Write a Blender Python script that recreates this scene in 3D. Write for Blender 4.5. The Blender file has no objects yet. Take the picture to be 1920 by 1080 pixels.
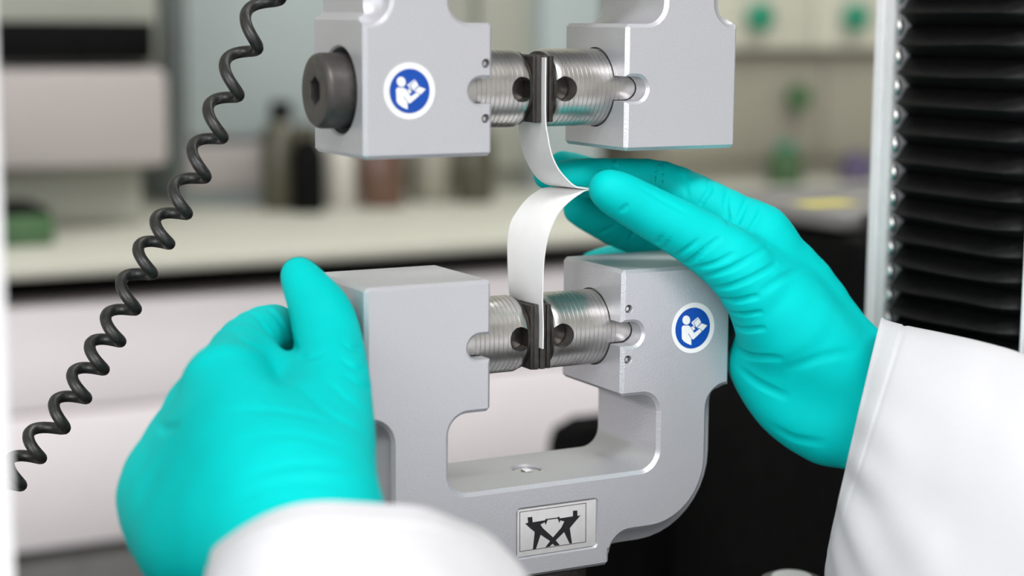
import bpy, bmesh, math, random
import numpy as np
from mathutils import Vector, noise as mnoise

# ------------------------------------------------------------------ camera, light, exposure
SC = bpy.context.scene
COL = SC.collection
FPX = 3397.21
YAW, PITCH, ROLL = [math.radians(a) for a in (28.4573, 8.4802, .41208)]
CAM = np.array([-.36249, -.62913, .05184])
FW = np.array([math.sin(YAW)*math.cos(PITCH), math.cos(YAW)*math.cos(PITCH), -math.sin(PITCH)])
_r = np.array([math.cos(YAW), -math.sin(YAW), 0.]); _u = np.cross(_r, FW)
RT = _r*math.cos(ROLL) + _u*math.sin(ROLL)
UP = -_r*math.sin(ROLL) + _u*math.cos(ROLL)
cd = bpy.data.cameras.new('camera'); cam = bpy.data.objects.new('camera', cd); COL.objects.link(cam)
from mathutils import Matrix
M = Matrix.Identity(4)
for i in range(3):
    M[i][0] = RT[i]; M[i][1] = UP[i]; M[i][2] = -FW[i]; M[i][3] = CAM[i]
cam.matrix_world = M
cd.sensor_width = 36; cd.lens = 36*FPX/1920; cd.clip_start = .02
cd.dof.use_dof = True; cd.dof.focus_distance = .752; cd.dof.aperture_fstop = 4.6
SC.camera = cam

vs = SC.view_settings
vs.view_transform = 'Standard'; vs.look = 'None'; vs.gamma = 1; vs.use_curve_mapping = False
vs.exposure = 0.0
SC.cycles.use_denoising = True
SC.cycles.max_bounces = 8
SC.cycles.caustics_reflective = False; SC.cycles.caustics_refractive = False

W = bpy.data.worlds.new('lab_ambience'); SC.world = W; W.use_nodes = True
W.node_tree.nodes['Background'].inputs[0].default_value = (.95, .97, 1, 1)
W.node_tree.nodes['Background'].inputs[1].default_value = .35

def area(name, loc, target, sx, sy, power, color=(1, 1, 1)):
    l = bpy.data.lights.new(name, 'AREA'); l.shape = 'RECTANGLE'; l.size = sx; l.size_y = sy
    l.energy = power; l.color = color
    o = bpy.data.objects.new(name, l); COL.objects.link(o); o.location = loc
    d = Vector(target) - Vector(loc); o.rotation_euler = d.to_track_quat('-Z', 'Y').to_euler()
    return o
area('ceiling_panel_light', (-.30, -1.15, 1.50), (-.15, -.45, 0), 1.15, .55, 40, (1, .985, 1))
area('ceiling_panel_light', (.95, .42, 1.50), (.85, .6, 0), 1.15, .55, 20, (1, 1, .98))
area('window_and_fill_light', (-2.15, -1.0, .55), (0, 0, -.05), 1.45, 1.3, 43, (.97, .98, 1))
area('window_and_fill_light', (-.55, -2.1, .15), (0, 0, -.1), 1.9, 1.3, 13, (.98, .98, 1))  # frontal fill added behind the camera, no known window there

# ------------------------------------------------------------------ helpers
def ray(px, py): return FW + RT*(px-960)/FPX - UP*(py-540)/FPX
def aty(px, py, Y):
    d = ray(px, py); return CAM + d*(Y-CAM[1])/d[1]
def atx(px, py, X):
    d = ray(px, py); return CAM + d*(X-CAM[0])/d[0]
def atz(px, py, Z):
    d = ray(px, py); return CAM + d*(Z-CAM[2])/d[2]
def atd(px, py, D): return CAM + ray(px, py)*D

def lin(c): return tuple((v/12.92 if v <= .04045 else ((v+.055)/1.055)**2.4) for v in [x/255 for x in c])

def mat(name, rgb, rough=.5, metal=0., spec=.5, noise=None, bump=None, coat=0., sheen=0.):
    """noise=(scale, amount) colour grain; bump=(scale, strength, distance)"""
    m = bpy.data.materials.new(name); m.use_nodes = True
    nt = m.node_tree; b = nt.nodes['Principled BSDF']
    b.inputs['Base Color'].default_value = (*rgb, 1)
    b.inputs['Roughness'].default_value = rough; b.inputs['Metallic'].default_value = metal
    b.inputs['Specular IOR Level'].default_value = spec
    b.inputs['Coat Weight'].default_value = coat
    b.inputs['Sheen Weight'].default_value = sheen
    tc = nt.nodes.new('ShaderNodeTexCoord')
    if noise:
        n = nt.nodes.new('ShaderNodeTexNoise'); n.inputs['Scale'].default_value = noise[0]; n.inputs['Detail'].default_value = 3
        nt.links.new(tc.outputs['Object'], n.inputs['Vector'])
        r = nt.nodes.new('ShaderNodeValToRGB')
        a = noise[1]
        r.color_ramp.elements[0].position = .3; r.color_ramp.elements[1].position = .7
        r.color_ramp.elements[0].color = (*[max(0, c*(1-a)) for c in rgb], 1)
        r.color_ramp.elements[1].color = (*[min(1, c*(1+a)) for c in rgb], 1)
        nt.links.new(n.outputs['Fac'], r.inputs['Fac']); nt.links.new(r.outputs['Color'], b.inputs['Base Color'])
    if bump:
        n = nt.nodes.new('ShaderNodeTexNoise'); n.inputs['Scale'].default_value = bump[0]; n.inputs['Detail'].default_value = 3
        nt.links.new(tc.outputs['Object'], n.inputs['Vector'])
        bp = nt.nodes.new('ShaderNodeBump'); bp.inputs['Strength'].default_value = bump[1]; bp.inputs['Distance'].default_value = bump[2]
        nt.links.new(n.outputs['Fac'], bp.inputs['Height']); nt.links.new(bp.outputs['Normal'], b.inputs['Normal'])
    return m

MT = dict(
    paint=mat('silver_paint', (.58, .58, .615), .30, .40, .5, noise=(2000, .07), bump=(1700, .30, .0004)),
    steel=mat('turned_steel', (.66, .64, .62), .30, 1., noise=(90, .12)),
    bright=mat('bright_steel', (.80, .79, .78), .22, 1., noise=(60, .06)),
    rubber=mat('dark_rubber', (.042, .038, .036), .55, 0, .5, noise=(400, .3), bump=(900, .2, .0003)),
    holder=mat('blackened_steel', (.055, .05, .046), .4, .7, noise=(300, .2)),
    knurl=mat('burnished_black_steel', (.085, .078, .074), .42, .5, noise=(300, .15)),
    white_foil=mat('white_foil', (.84, .84, .84), .4, noise=(200, .02)),
    blue_foil=mat('blue_foil', lin((0, 72, 168)), .35, noise=(200, .04)),
    plate=mat('nameplate_grey', lin((206, 204, 204)), .4, 0, noise=(300, .03)),
    ink=mat('black_print', (.012, .012, .014), .4, noise=(300, .1)),
    ink_grey=mat('grey_print', (.11, .10, .10), .4, noise=(300, .1)),
    strip=mat('white_polymer_strip', (.88, .875, .865), .45, noise=(120, .02), bump=(300, .05, .0002)),
    glove=mat('turquoise_rubber', (.0, .555, .535), .6, 0, .08, noise=(45, .04), bump=(420, .12, .0004)),
    coat=mat('white_cotton', (.575, .572, .588), .9, 0, .1, noise=(1500, .02), bump=(1800, .25, .0003), sheen=.1),
    cable=mat('black_cable', (.014, .014, .013), .42, 0, .5, noise=(500, .5), bump=(350, .2, .0005)),
    bellows=mat('black_bellows', (.005, .005, .005), .6, 0, .25, noise=(250, .5), bump=(700, .5, .0006)),
    alu=mat('anodised_aluminium', (.93, .92, .93), .40, .0, noise=(150, .03)),
    black=mat('black_plastic', (.004, .004, .004), .65, 0, .06, noise=(80, .3)),
    dgrey=mat('dark_grey_paint', (.055, .055, .056), .55, 0, .4, noise=(120, .2), bump=(500, .2, .0004)),
    mgrey=mat('mid_grey_plastic', (.17, .165, .16), .55, noise=(40, .1)),
    worktop=mat('worktop_laminate', lin((188, 187, 174)), .55, noise=(6, .03)),
    cabinet=mat('cabinet_white', lin((246, 238, 240)), .5, noise=(5, .02)),
    wall=mat('wall_grey_green', lin((176, 177, 164)), .8, noise=(3, .04)),
    wallwhite=mat('wall_white', lin((228, 228, 226)), .85, noise=(3, .02)),
    floor=mat('floor_vinyl', lin((120, 118, 114)), .5, noise=(14, .1)),
    ceil=mat('ceiling_white', lin((240, 240, 238)), .9, noise=(5, .02)),
    bgmauve=mat('appliance_light', lin((164, 157, 154)), .5, noise=(4, .02)),
    bggrey=mat('appliance_grey', lin((152, 153, 142)), .5, noise=(4, .03)),
    bgblue=mat('locker_blue_grey', lin((160, 170, 170)), .5, noise=(3, .03)),
    bgbeige=mat('cabinet_beige', lin((192, 190, 174)), .5, noise=(3, .02)),
    bgtaupe=mat('cabinet_taupe', lin((141, 137, 123)), .5, noise=(3, .03)),
    green=mat('green_plastic', lin((20, 125, 95)), .5, noise=(30, .1)),
    leafgreen=mat('moss_green_plastic', lin((62, 92, 58)), .5, noise=(30, .2)),
    brown=mat('brown_glass', lin((96, 70, 58)), .3, noise=(20, .1)),
    olive=mat('olive_glass', lin((72, 70, 55)), .3, noise=(20, .1)),
    cream=mat('cream_plastic', lin((190, 186, 176)), .5, noise=(20, .03)),
    violet=mat('violet_plastic', lin((84, 76, 104)), .5, noise=(20, .05)),
    yellow=mat('yellow_label', lin((222, 206, 80)), .5, noise=(20, .05)),
)
def emis(name, rgb, s):
    m = bpy.data.materials.new(name); m.use_nodes = True
    b = m.node_tree.nodes['Principled BSDF']; b.inputs['Emission Color'].default_value = (*rgb, 1); b.inputs['Emission Strength'].default_value = s
    return m
MT['lamp'] = emis('lamp_diffuser', (1, 1, 1), 3.)

def thing(name, label, cat, loc=(0, 0, 0), group=None):
    o = bpy.data.objects.new(name, None); COL.objects.link(o); o.location = loc
    o.empty_display_size = .02
    o['label'] = label; o['category'] = cat
    if group: o['group'] = group
    return o
def tag(o, label, cat, group=None):
    o['label'] = label; o['category'] = cat
    if group: o['group'] = group
    return o
def org(parent):
    v = Vector((0, 0, 0))
    while parent is not None: v += parent.location; parent = parent.parent
    return v
def link_mesh(name, me, m, parent=None, smooth=True, base=None):
    """me holds world coordinates; the object sits at its parent (or at base)"""
    o = bpy.data.objects.new(name, me)
    off = org(parent) + (Vector(base) if base is not None else Vector())
    me.transform(Matrix.Translation(-off))
    if base is not None: o.location = base
    if parent is not None: o.parent = parent
    if m is not None:
        me.materials.clear(); me.materials.append(m)
    for p in me.polygons: p.use_smooth = smooth; p.material_index = 0
    COL.objects.link(o)
    return o
def auto_smooth(o, ang=35):
    me = o.data
    bm = bmesh.new(); bm.from_mesh(me)
    for e in bm.edges:
        if len(e.link_faces) == 2 and e.calc_face_angle(0) > math.radians(ang): e.smooth = False
    bm.to_mesh(me); bm.free()
def pm(name, verts, faces):
    me = bpy.data.meshes.new(name); me.from_pydata([tuple(v) for v in verts], [], [tuple(f) for f in faces]); me.update()
    return me
def from_bm(name, bm):
    me = bpy.data.meshes.new(name); bmesh.ops.recalc_face_normals(bm, faces=bm.faces); bm.to_mesh(me); bm.free(); return me
def box_bm(x0, x1, y0, y1, z0, z1, bev=0., seg=2, bm=None):
    b = bmesh.new()
    r = bmesh.ops.create_cube(b, size=1)
    for v in b.verts: v.co = Vector(((x0+x1)/2+v.co.x*(x1-x0), (y0+y1)/2+v.co.y*(y1-y0), (z0+z1)/2+v.co.z*(z1-z0)))
    if bev: bmesh.ops.bevel(b, geom=list(b.edges), offset=bev, segments=seg, profile=.5, affect='EDGES')
    if bm is None: return b
    me = bpy.data.meshes.new('t'); b.to_mesh(me); b.free(); bm.from_mesh(me); bpy.data.meshes.remove(me); return bm
def add_box(name, m, parent, x0, x1, y0, y1, z0, z1, bev=.002, base=None):
    o = link_mesh(name, from_bm(name, box_bm(x0, x1, y0, y1, z0, z1, bev)), m, parent, True, base); auto_smooth(o, 40); return o
def lathe(name, prof, c, axis='z', n=48, closed=True):
    """prof: (h, r) along axis from c"""
    V = []; Fc = []
    for h, r in prof:
        for k in range(n):
            a = 2*math.pi*k/n; u, w = r*math.cos(a), r*math.sin(a)
            if axis == 'x': V.append((c[0]+h, c[1]+u, c[2]+w))
            elif axis == 'y': V.append((c[0]+w, c[1]+h, c[2]+u))
            else: V.append((c[0]+u, c[1]+w, c[2]+h))
    for i in range(len(prof)-1):
        for k in range(n):
            k2 = (k+1) % n
            Fc.append((i*n+k, i*n+k2, (i+1)*n+k2, (i+1)*n+k))
    if closed:
        Fc.append(tuple(reversed(range(n)))); Fc.append(tuple((len(prof)-1)*n+k for k in range(n)))
    return pm(name, V, Fc)
def lathe_obj(name, prof, c, m, parent=None, axis='z', n=48, base=None, ang=35):
    me = lathe(name, prof, c, axis, n)
    bm = bmesh.new(); bm.from_mesh(me); bmesh.ops.recalc_face_normals(bm, faces=bm.faces); bm.to_mesh(me); bm.free()
    o = link_mesh(name, me, m, parent, True, base); auto_smooth(o, ang); return o
def fillet(pts, n=8):
    """pts (x, z, r) closed -> polygon with rounded corners"""
    out = []; N = len(pts)
    for i in range(N):
        p = np.array(pts[i][:2]); r = pts[i][2]
        if r <= 0: out.append(tuple(p)); continue
        a = np.array(pts[i-1][:2])-p; b = np.array(pts[(i+1) % N][:2])-p
        a /= np.linalg.norm(a); b /= np.linalg.norm(b)
        ang = math.acos(np.clip(a@b, -1, 1)); t = r/math.tan(ang/2)
        s = p+a*t; e = p+b*t; bis = (a+b)/np.linalg.norm(a+b); c = p+bis*r/math.sin(ang/2)
        a0 = math.atan2(*(s-c)[::-1]); a1 = math.atan2(*(e-c)[::-1]); d = (a1-a0+math.pi) % (2*math.pi)-math.pi
        for k in range(n+1):
            th = a0+d*k/n; out.append((c[0]+r*math.cos(th), c[1]+r*math.sin(th)))
    return out
def prism_bm(poly, y0, y1, tf=lambda x, y, z: (x, y, z)):
    bm = bmesh.new()
    a = [bm.verts.new(tf(x, y0, z)) for x, z in poly]; b = [bm.verts.new(tf(x, y1, z)) for x, z in poly]
    bm.faces.new(a); bm.faces.new(list(reversed(b)))
    n = len(poly)
    for i in range(n): bm.faces.new((a[i], b[i], b[(i+1) % n], a[(i+1) % n]))
    bmesh.ops.recalc_face_normals(bm, faces=bm.faces)
    return bm
def solid_state(me):
    b = bmesh.new(); b.from_mesh(me); v = b.calc_volume(); n = sum(1 for e in b.edges if not e.is_manifold); b.free()
    return v, n
def boolean(o, cutters):
    """cut each closed mesh out of o; a cut that leaves a broken solid is tried again with the cutter nudged by microns"""
    for me in cutters:
        bm = bmesh.new(); bm.from_mesh(me); bmesh.ops.recalc_face_normals(bm, faces=bm.faces); bm.to_mesh(me); bm.free()
        c = bpy.data.objects.new('cut', me); COL.objects.link(c)
        v0, n0 = solid_state(o.data); best = None
        for k in range(9):
            c.location = (.0000031*math.sin(k*2.3)*k, .0000037*math.sin(k*3.1+1)*k, .0000029*math.cos(k*1.7)*k)
            md = o.modifiers.new('b', 'BOOLEAN'); md.operation = 'DIFFERENCE'; md.object = c; md.solver = 'MANIFOLD' if k < 5 else 'EXACT'
            bpy.context.view_layer.update()
            dg = bpy.context.evaluated_depsgraph_get()
            nm = bpy.data.meshes.new_from_object(o.evaluated_get(dg)); o.modifiers.clear()
            v1, n1 = solid_state(nm)
            bad = (0 if .8*v0 < v1 < v0 else 1000)+max(0, n1-n0)
            if best is None or bad < best[0]: best = (bad, nm)
            if bad == 0: break
        if best[0]: print('boolean cut left', best[0])
        o.data = best[1]
        for p in best[1].polygons: p.material_index = 0
        bpy.data.objects.remove(c); bpy.data.meshes.remove(me)
def flat_poly(name, polys, m, parent, tf, y, th=.00012):
    """thin printed foil shapes: polygons in (x, z), standing proud of plane y"""
    bm = bmesh.new()
    for i, poly in enumerate(polys):
        b = prism_bm(poly, y-th-i*.000008, y)
        bmesh.ops.triangulate(b, faces=[f for f in b.faces if len(f.verts) > 4])
        t = bpy.data.meshes.new('t'); b.to_mesh(t); b.free(); bm.from_mesh(t); bpy.data.meshes.remove(t)
    for v in bm.verts: v.co = Vector(tf(*v.co))
    return link_mesh(name, from_bm(name, bm), m, parent, False)
def circ(cx, cz, r, n=40): return [(cx+r*math.cos(2*math.pi*k/n), cz+r*math.sin(2*math.pi*k/n)) for k in range(n)]
def struct(o): o['kind'] = 'structure'; return o
def catmull(P, n):
    P = np.asarray(P, float); Q = np.vstack([2*P[0]-P[1], P, 2*P[-1]-P[-2]]); out = []
    seg = len(P)-1
    for t in np.linspace(0, seg, n):
        i = min(int(t), seg-1); u = t-i; p0, p1, p2, p3 = Q[i:i+4]
        out.append(.5*(2*p1+(p2-p0)*u+(2*p0-5*p1+4*p2-p3)*u*u+(3*p1-p0-3*p2+p3)*u**3))
    return np.array(out)
def tube(name, pts, rad, n=14):
    pts = [Vector(p) for p in pts]; V = []; Fc = []
    nrm = None
    for i, p in enumerate(pts):
        t = (pts[min(i+1, len(pts)-1)]-pts[max(i-1, 0)]).normalized()
        if nrm is None: nrm = t.orthogonal().normalized()
        nrm = (nrm-t*nrm.dot(t)).normalized(); b = t.cross(nrm)
        r = rad(i) if callable(rad) else rad
        for k in range(n):
            a = 2*math.pi*k/n; V.append(p+nrm*r*math.cos(a)+b*r*math.sin(a))
    for i in range(len(pts)-1):
        for k in range(n):
            k2 = (k+1) % n; Fc.append((i*n+k, i*n+k2, (i+1)*n+k2, (i+1)*n+k))
    Fc.append(tuple(reversed(range(n)))); Fc.append(tuple((len(pts)-1)*n+k for k in range(n)))
    return pm(name, V, Fc)

# ------------------------------------------------------------------ room shell
FL, CE = -1.08, 1.55
X0, X1, Y0, Y1 = -2.3, 3.2, -2.2, 1.62
def shell(name, m, x0, x1, y0, y1, z0, z1): return struct(link_mesh(name, from_bm(name, box_bm(x0, x1, y0, y1, z0, z1)), m, None, False))
shell('floor', MT['floor'], X0, X1, Y0, Y1, FL-.05, FL)
shell('ceiling', MT['ceil'], X0, X1, Y0, Y1, CE, CE+.05)
shell('wall_back', MT['wall'], X0, X1, Y1, Y1+.05, FL, CE)
shell('wall_right', MT['wallwhite'], X1, X1+.05, Y0, Y1, FL, CE)
wl = bmesh.new()
for b in ((X0, -1.55, FL, CE), (.45, X1, FL, CE), (-1.55, .45, FL, -.55), (-1.55, .45, .85, CE)): box_bm(b[0], b[1], Y0-.05, Y0, b[2], b[3], bm=wl)  # front wall, its opening added for the frontal fill light
struct(link_mesh('wall_front', from_bm('wall_front', wl), MT['wallwhite'], None, False))
wf = bmesh.new()
for b in ((-1.55, -1.49, -.55, .85), (.39, .45, -.55, .85), (-1.49, .39, -.55, -.49), (-1.49, .39, .79, .85), (-.58, -.52, -.49, .79)): box_bm(b[0], b[1], Y0-.045, Y0-.005, b[2], b[3], bm=wf)
struct(link_mesh('fill_light_frame', from_bm('fill_light_frame', wf), MT['ceil'], None, False))  # invented window frame around the added fill light, out of view
# left wall with a window opening for the daylight
wl = bmesh.new()
for b in ((Y0, -1.8, FL, CE), (-.2, Y1, FL, CE), (-1.8, -.2, FL, -.15), (-1.8, -.2, 1.25, CE)): box_bm(X0-.05, X0, *b, bm=wl)
struct(link_mesh('wall_left', from_bm('wall_left', wl), MT['wallwhite'], None, False))
wf = bmesh.new()
for b in ((-1.8, -1.74, -.15, 1.25), (-.26, -.2, -.15, 1.25), (-1.74, -.26, -.15, -.09), (-1.74, -.26, 1.19, 1.25), (-1.03, -.97, -.09, 1.19)): box_bm(X0-.045, X0-.005, *b, bm=wf)
struct(link_mesh('window_1', from_bm('window_1', wf), MT['ceil'], None, False))
for nm, cx, cy in (('ceiling_lamp', -.30, -1.15), ('ceiling_lamp', .95, .42)):
    t = thing(nm, 'flat white ceiling lamp panel above the camera' if cy < -.5 else 'flat white ceiling lamp panel above the worktop', 'lamp', (cx, cy, CE))
    fr = bmesh.new()
    for b in ((cx-.62, cx+.62, cy-.31, cy-.285), (cx-.62, cx+.62, cy+.285, cy+.31), (cx-.62, cx-.595, cy-.285, cy+.285), (cx+.595, cx+.62, cy-.285, cy+.285)): box_bm(*b, CE-.04, CE, bm=fr)
    link_mesh('lamp_frame', from_bm('lamp_frame', fr), MT['alu'], t, False)
    add_box('lamp_diffuser', MT['lamp'], t, cx-.594, cx+.594, cy-.284, cy+.284, CE-.02, CE-.008, .001)

# ------------------------------------------------------------------ lab bench behind
BZ, BY = -.17, .985
bench = thing('lab_bench', 'long laboratory bench with pale worktop and white drawer fronts behind the grips', 'bench', (1.0, 1.2, FL))
add_box('worktop', MT['worktop'], bench, -1.6, 3.1, BY, 1.60, BZ-.013, BZ, .004)
DZ = [aty(150, yy, BY+.03)[2] for yy in (572, 770, 1022)]
add_box('bench_frame', MT['black'], bench, -1.55, 3.05, BY+.10, 1.59, DZ[2]-.012, BZ-.0135, .004)
add_box('bench_plinth', MT['mgrey'], bench, -1.55, 3.05, BY+.035, 1.58, FL, DZ[2]-.0125, .004)
SX0 = aty(700, 760, BY+.03)[0]
for k in range(-2, 3):
    xa = SX0+k*.92
    for z0, z1 in ((DZ[1]+.0015, DZ[0]), (DZ[2], DZ[1]-.0015)):
        d = add_box('drawer', MT['cabinet'], bench, max(-1.55, xa+.002), min(3.05, xa+.918), BY+.03, BY+.098, z0, z1, .002)

def bgx(px, Y, py=300): return aty(px, py, Y)[0]
def bgz(px, py, Y): return aty(px, py, Y)[2]

# bench-top appliance at the left
Yf = 1.20
xa, xb = bgx(-160, Yf), bgx(322, Yf)
zs = lambda py: bgz(160, py, Yf)
inst = thing('bench_instrument', 'pale laboratory instrument with long dark display on the bench', 'instrument', ((xa+xb)/2, Yf+.15, BZ))
add_box('instrument_base', MT['bggrey'], inst, xa+.02, xb-.01, Yf+.07, Yf+.34, BZ, zs(318), .006)
add_box('instrument_body', MT['bgmauve'], inst, xa, xb, Yf, Yf+.36, zs(318), zs(128), .012)
add_box('instrument_head', MT['bggrey'], inst, xa, xb, Yf+.03, Yf+.36, zs(128), zs(-150), .010)
add_box('display', MT['black'], inst, bgx(2, Yf), bgx(298, Yf), Yf+.005, Yf+.0299, zs(116), zs(40), .004)

# tall cabinets against the wall
def tall(name, label, p0, p1, pyt, pyb, Y, dep, m, cat='cabinet', z0=None):
    x0, x1 = bgx(p0, Y), bgx(p1, Y); pm_ = (p0+p1)/2
    zb = BZ if z0 is None else z0; zt = bgz(pm_, pyt, Y)
    t = thing(name, label, cat, ((x0+x1)/2, Y+dep/2, zb))
    add_box('cabinet_body', m, t, x0, x1, Y+.012, Y+dep, zb, zt, .003)
    return t, x0, x1, zb, zt
t, x0, x1, zb, zt = tall('locker', 'blue-grey tall locker on the bench beside the pale instrument', 346, 640, -260, 0, 1.40, .2, MT['bgblue'])
zm = bgz(480, 262, 1.40)
add_box('locker_door', MT['bgblue'], t, x0+.004, x1-.004, 1.397, 1.411, zm+.004, zt-.01, .002)
add_box('locker_drawer', MT['bgmauve'], t, x0+.004, x1-.004, 1.397, 1.411, BZ+.02, zm-.004, .002)
t, x0, x1, zb, zt = tall('wall_cabinet', 'pale grey-green tall cabinet behind the upper grip', 660, 1002, -260, 0, 1.44, .16, MT['bggrey'])
for a, b in ((x0, x0+(x1-x0)*.66), (x0+(x1-x0)*.66, x1)): add_box('cabinet_door', MT['bggrey'], t, a+.004, b-.004, 1.437, 1.451, BZ+.03, zt-.01, .002)
t, x0, x1, zb, zt = tall('wall_cabinet', 'mid grey narrow cabinet behind the upper right jaw', 1008, 1130, -260, 0, 1.42, .18, MT['bgblue'])
add_box('cabinet_door', MT['bgblue'], t, x0+.004, x1-.004, 1.417, 1.431, BZ+.03, zt-.01, .002)
# drawer cabinet with green knobs at the right
Yc = 1.42
t, x0, x1, zb, zt = tall('storage_cabinet', 'beige storage cabinet with green knobs beside the black bellows', 1240, 1760, -260, 0, Yc, .18, MT['bgtaupe'])
zd = bgz(1500, 92, Yc)
for a, b in ((1245, 1500), (1503, 1756)):
    d = add_box('cabinet_drawer', MT['bgbeige'], t, bgx(a, Yc), bgx(b, Yc), Yc-.02, Yc+.011, zd, zt-.01, .004)
    kx = 1411 if a < 1400 else 1590
    p = aty(kx, 32, Yc-.02)
    lathe_obj('green_knob', [(0, .004), (-.006, .006), (-.010, .018), (-.022, .020), (-.026, .015)], p, MT['green'], d, 'y', 24)
for a, b in ((1245, 1540), (1543, 1756)):
    d = add_box('cabinet_door', MT['bgtaupe'], t, bgx(a, Yc), bgx(b, Yc), Yc, Yc+.011, BZ+.03, zd-.012, .003)
p = aty(1484, 182, Yc); lathe_obj('green_handle', [(0, .004), (-.01, .008), (-.014, .020), (-.024, .017)], p, MT['leafgreen'], t, 'y', 24)

# small things along the back of the worktop
def jar(label, px, w, pyt, Y, m, cap, group=None, name='bottle'):
    c = aty(px, 370, Y); r = w/2*((c-CAM)@FW)/FPX; zt = aty(px, pyt, Y)[2]; h = zt-BZ
    t = thing(name, label, 'bottle', (c[0], Y, BZ), group)
    lathe_obj('bottle_body', [(0, r*.9), (.004, r), (h*.68, r), (h*.78, r*.75), (h*.84, r*.45), (h*.9, r*.45)], (c[0], Y, BZ), m, t, 'z', 24)
    lathe_obj('bottle_cap', [(h*.85, r*.52), (h*.86, r*.56), (h*.99, r*.56), (h, r*.5)], (c[0], Y, BZ), cap, t, 'z', 24)
jar('dark olive bottle standing behind the knurled clamp screw', 528, 74, 190, 1.34, MT['olive'], MT['black'])
jar('black bottle at the left below the upper grip', 578, 62, 235, 1.30, MT['black'], MT['olive'])
jar('cream jar between the black bottle and the brown one', 636, 66, 250, 1.34, MT['cream'], MT['cream'])
jar('reddish brown bottle below the upper left block', 716, 84, 215, 1.32, MT['brown'], MT['brown'])
jar('grey taupe jar right of the brown bottle', 806, 80, 230, 1.36, MT['bgtaupe'], MT['bgtaupe'])
jar('olive jar below the right corner of the upper left block', 890, 74, 205, 1.33, MT['olive'], MT['black'])
jar('short green bottle in front of the beige cabinet', 1470, 66, 268, 1.36, MT['leafgreen'], MT['green'])
jar('short violet bottle beside the aluminium rail', 1604, 66, 285, 1.36, MT['violet'], MT['violet'])
Yg = 1.12; x0, x1 = bgx(-40, Yg), bgx(100, Yg)
t = thing('storage_tray', 'low dark green tray at the far left of the worktop', 'tray', ((x0+x1)/2, Yg+.04, BZ))
add_box('tray_body', MT['leafgreen'], t, x0, x1, Yg, Yg+.1, BZ, BZ+.030, .004)
add_box('tray_lid', MT['black'], t, x0+.003, x1-.003, Yg+.003, Yg+.097, BZ+.030, BZ+.036, .002)

# office chair in front of the drawers
cx, cy = aty(1110, 800, .60)[0], .60
zt = aty(1105, 772, .60)[2]
t = thing('office_chair', 'black office chair with rounded backrest in front of the drawers', 'chair', (cx, cy, FL))
add_box('backrest', MT['black'], t, cx-.045, cx+.30, cy-.03, cy+.01, zt-.30, zt, .022)
add_box('seat', MT['black'], t, cx-.03, cx+.29, cy+.012, cy+.30, FL+.42, FL+.48, .025)
add_box('backrest_bar', MT['dgrey'], t, cx+.11, cx+.15, cy-.012, cy+.004, FL+.43, zt-.2, .004)
lathe_obj('gas_column', [(.07, .03), (.25, .028), (.25, .018), (.43, .018)], (cx+.14, cy+.14, FL), MT['dgrey'], t, 'z', 20)
for k in range(5):
    a = 2*math.pi*k/5+.3
    e = Vector((cx+.14+.17*math.cos(a), cy+.14+.17*math.sin(a), FL+.065)); s = Vector((cx+.14, cy+.14, FL+.09))
    l = link_mesh('leg', tube('leg', [s, s.lerp(e, .5), e], lambda i: (.02, .016, .012)[i], 10), MT['dgrey'], t)
    lathe_obj('caster', [(-.012, .022), (-.010, .025), (.010, .025), (.012, .022)], (e.x, e.y, FL+.025), MT['black'], l, 'x', 16)

# ------------------------------------------------------------------ testing machine: base, columns
MZ = -.23
yb = .085
base = thing('machine_base', 'dark grey base table of the testing machine under the lower grip', 'machine base', (0, 0, FL))
add_box('base_top', MT['dgrey'], base, -.60, .62, -.15, yb, MZ-.06, MZ, .006)
add_box('base_housing', MT['black'], base, -.56, .58, -.12, yb-.03, FL, MZ-.061, .01)

# black controller box behind the right hand
Yk = .315; KD = .22
kx0 = aty(1253, 900, Yk+KD)[0]; kx1 = kx0+.42
kzt = aty(1530, 418, Yk)[2]
ctl = thing('controller_box', 'tall black machine housing with grey ribbed top behind the right glove', 'housing', ((kx0+kx1)/2, Yk+.12, FL))
add_box('housing_body', MT['black'], ctl, kx0, kx1, Yk, Yk+KD, FL, kzt-.012, .012)
tp = add_box('housing_top', MT['mgrey'], ctl, kx0+.004, kx1-.004, Yk+.022, Yk+KD-.002, kzt-.011, kzt, .004)
pl = aty(1545, 381, Yk)
p = atz(1548, 382, kzt)
add_box('yellow_label', MT['yellow'], tp, p[0]-.022, p[0]+.022, p[1]-.012, p[1]+.012, kzt, kzt+.0006, .0002)
for k in range(22):
    xx = kx0+.02+k*.0175
    add_box('vent_rib', MT['dgrey'], ctl, xx, xx+.009, Yk+.001, Yk+.0215, kzt-.0115, kzt+.002, .002)
# dial on the base
p = atz(1484, 1110, MZ+.02)
t = thing('round_knob', 'grey round knob on the machine base below the right sleeve', 'knob', (p[0], p[1], MZ))
lathe_obj('knob_body', [(0, .012), (.006, .012), (.008, .017), (.022, .017), (.026, .014)], (p[0], p[1], MZ), MT['mgrey'], t, 'z', 32)
lathe_obj('knob_cap', [(.026, .010), (.028, .009)], (p[0], p[1], MZ), MT['alu'], t, 'z', 24)

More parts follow.
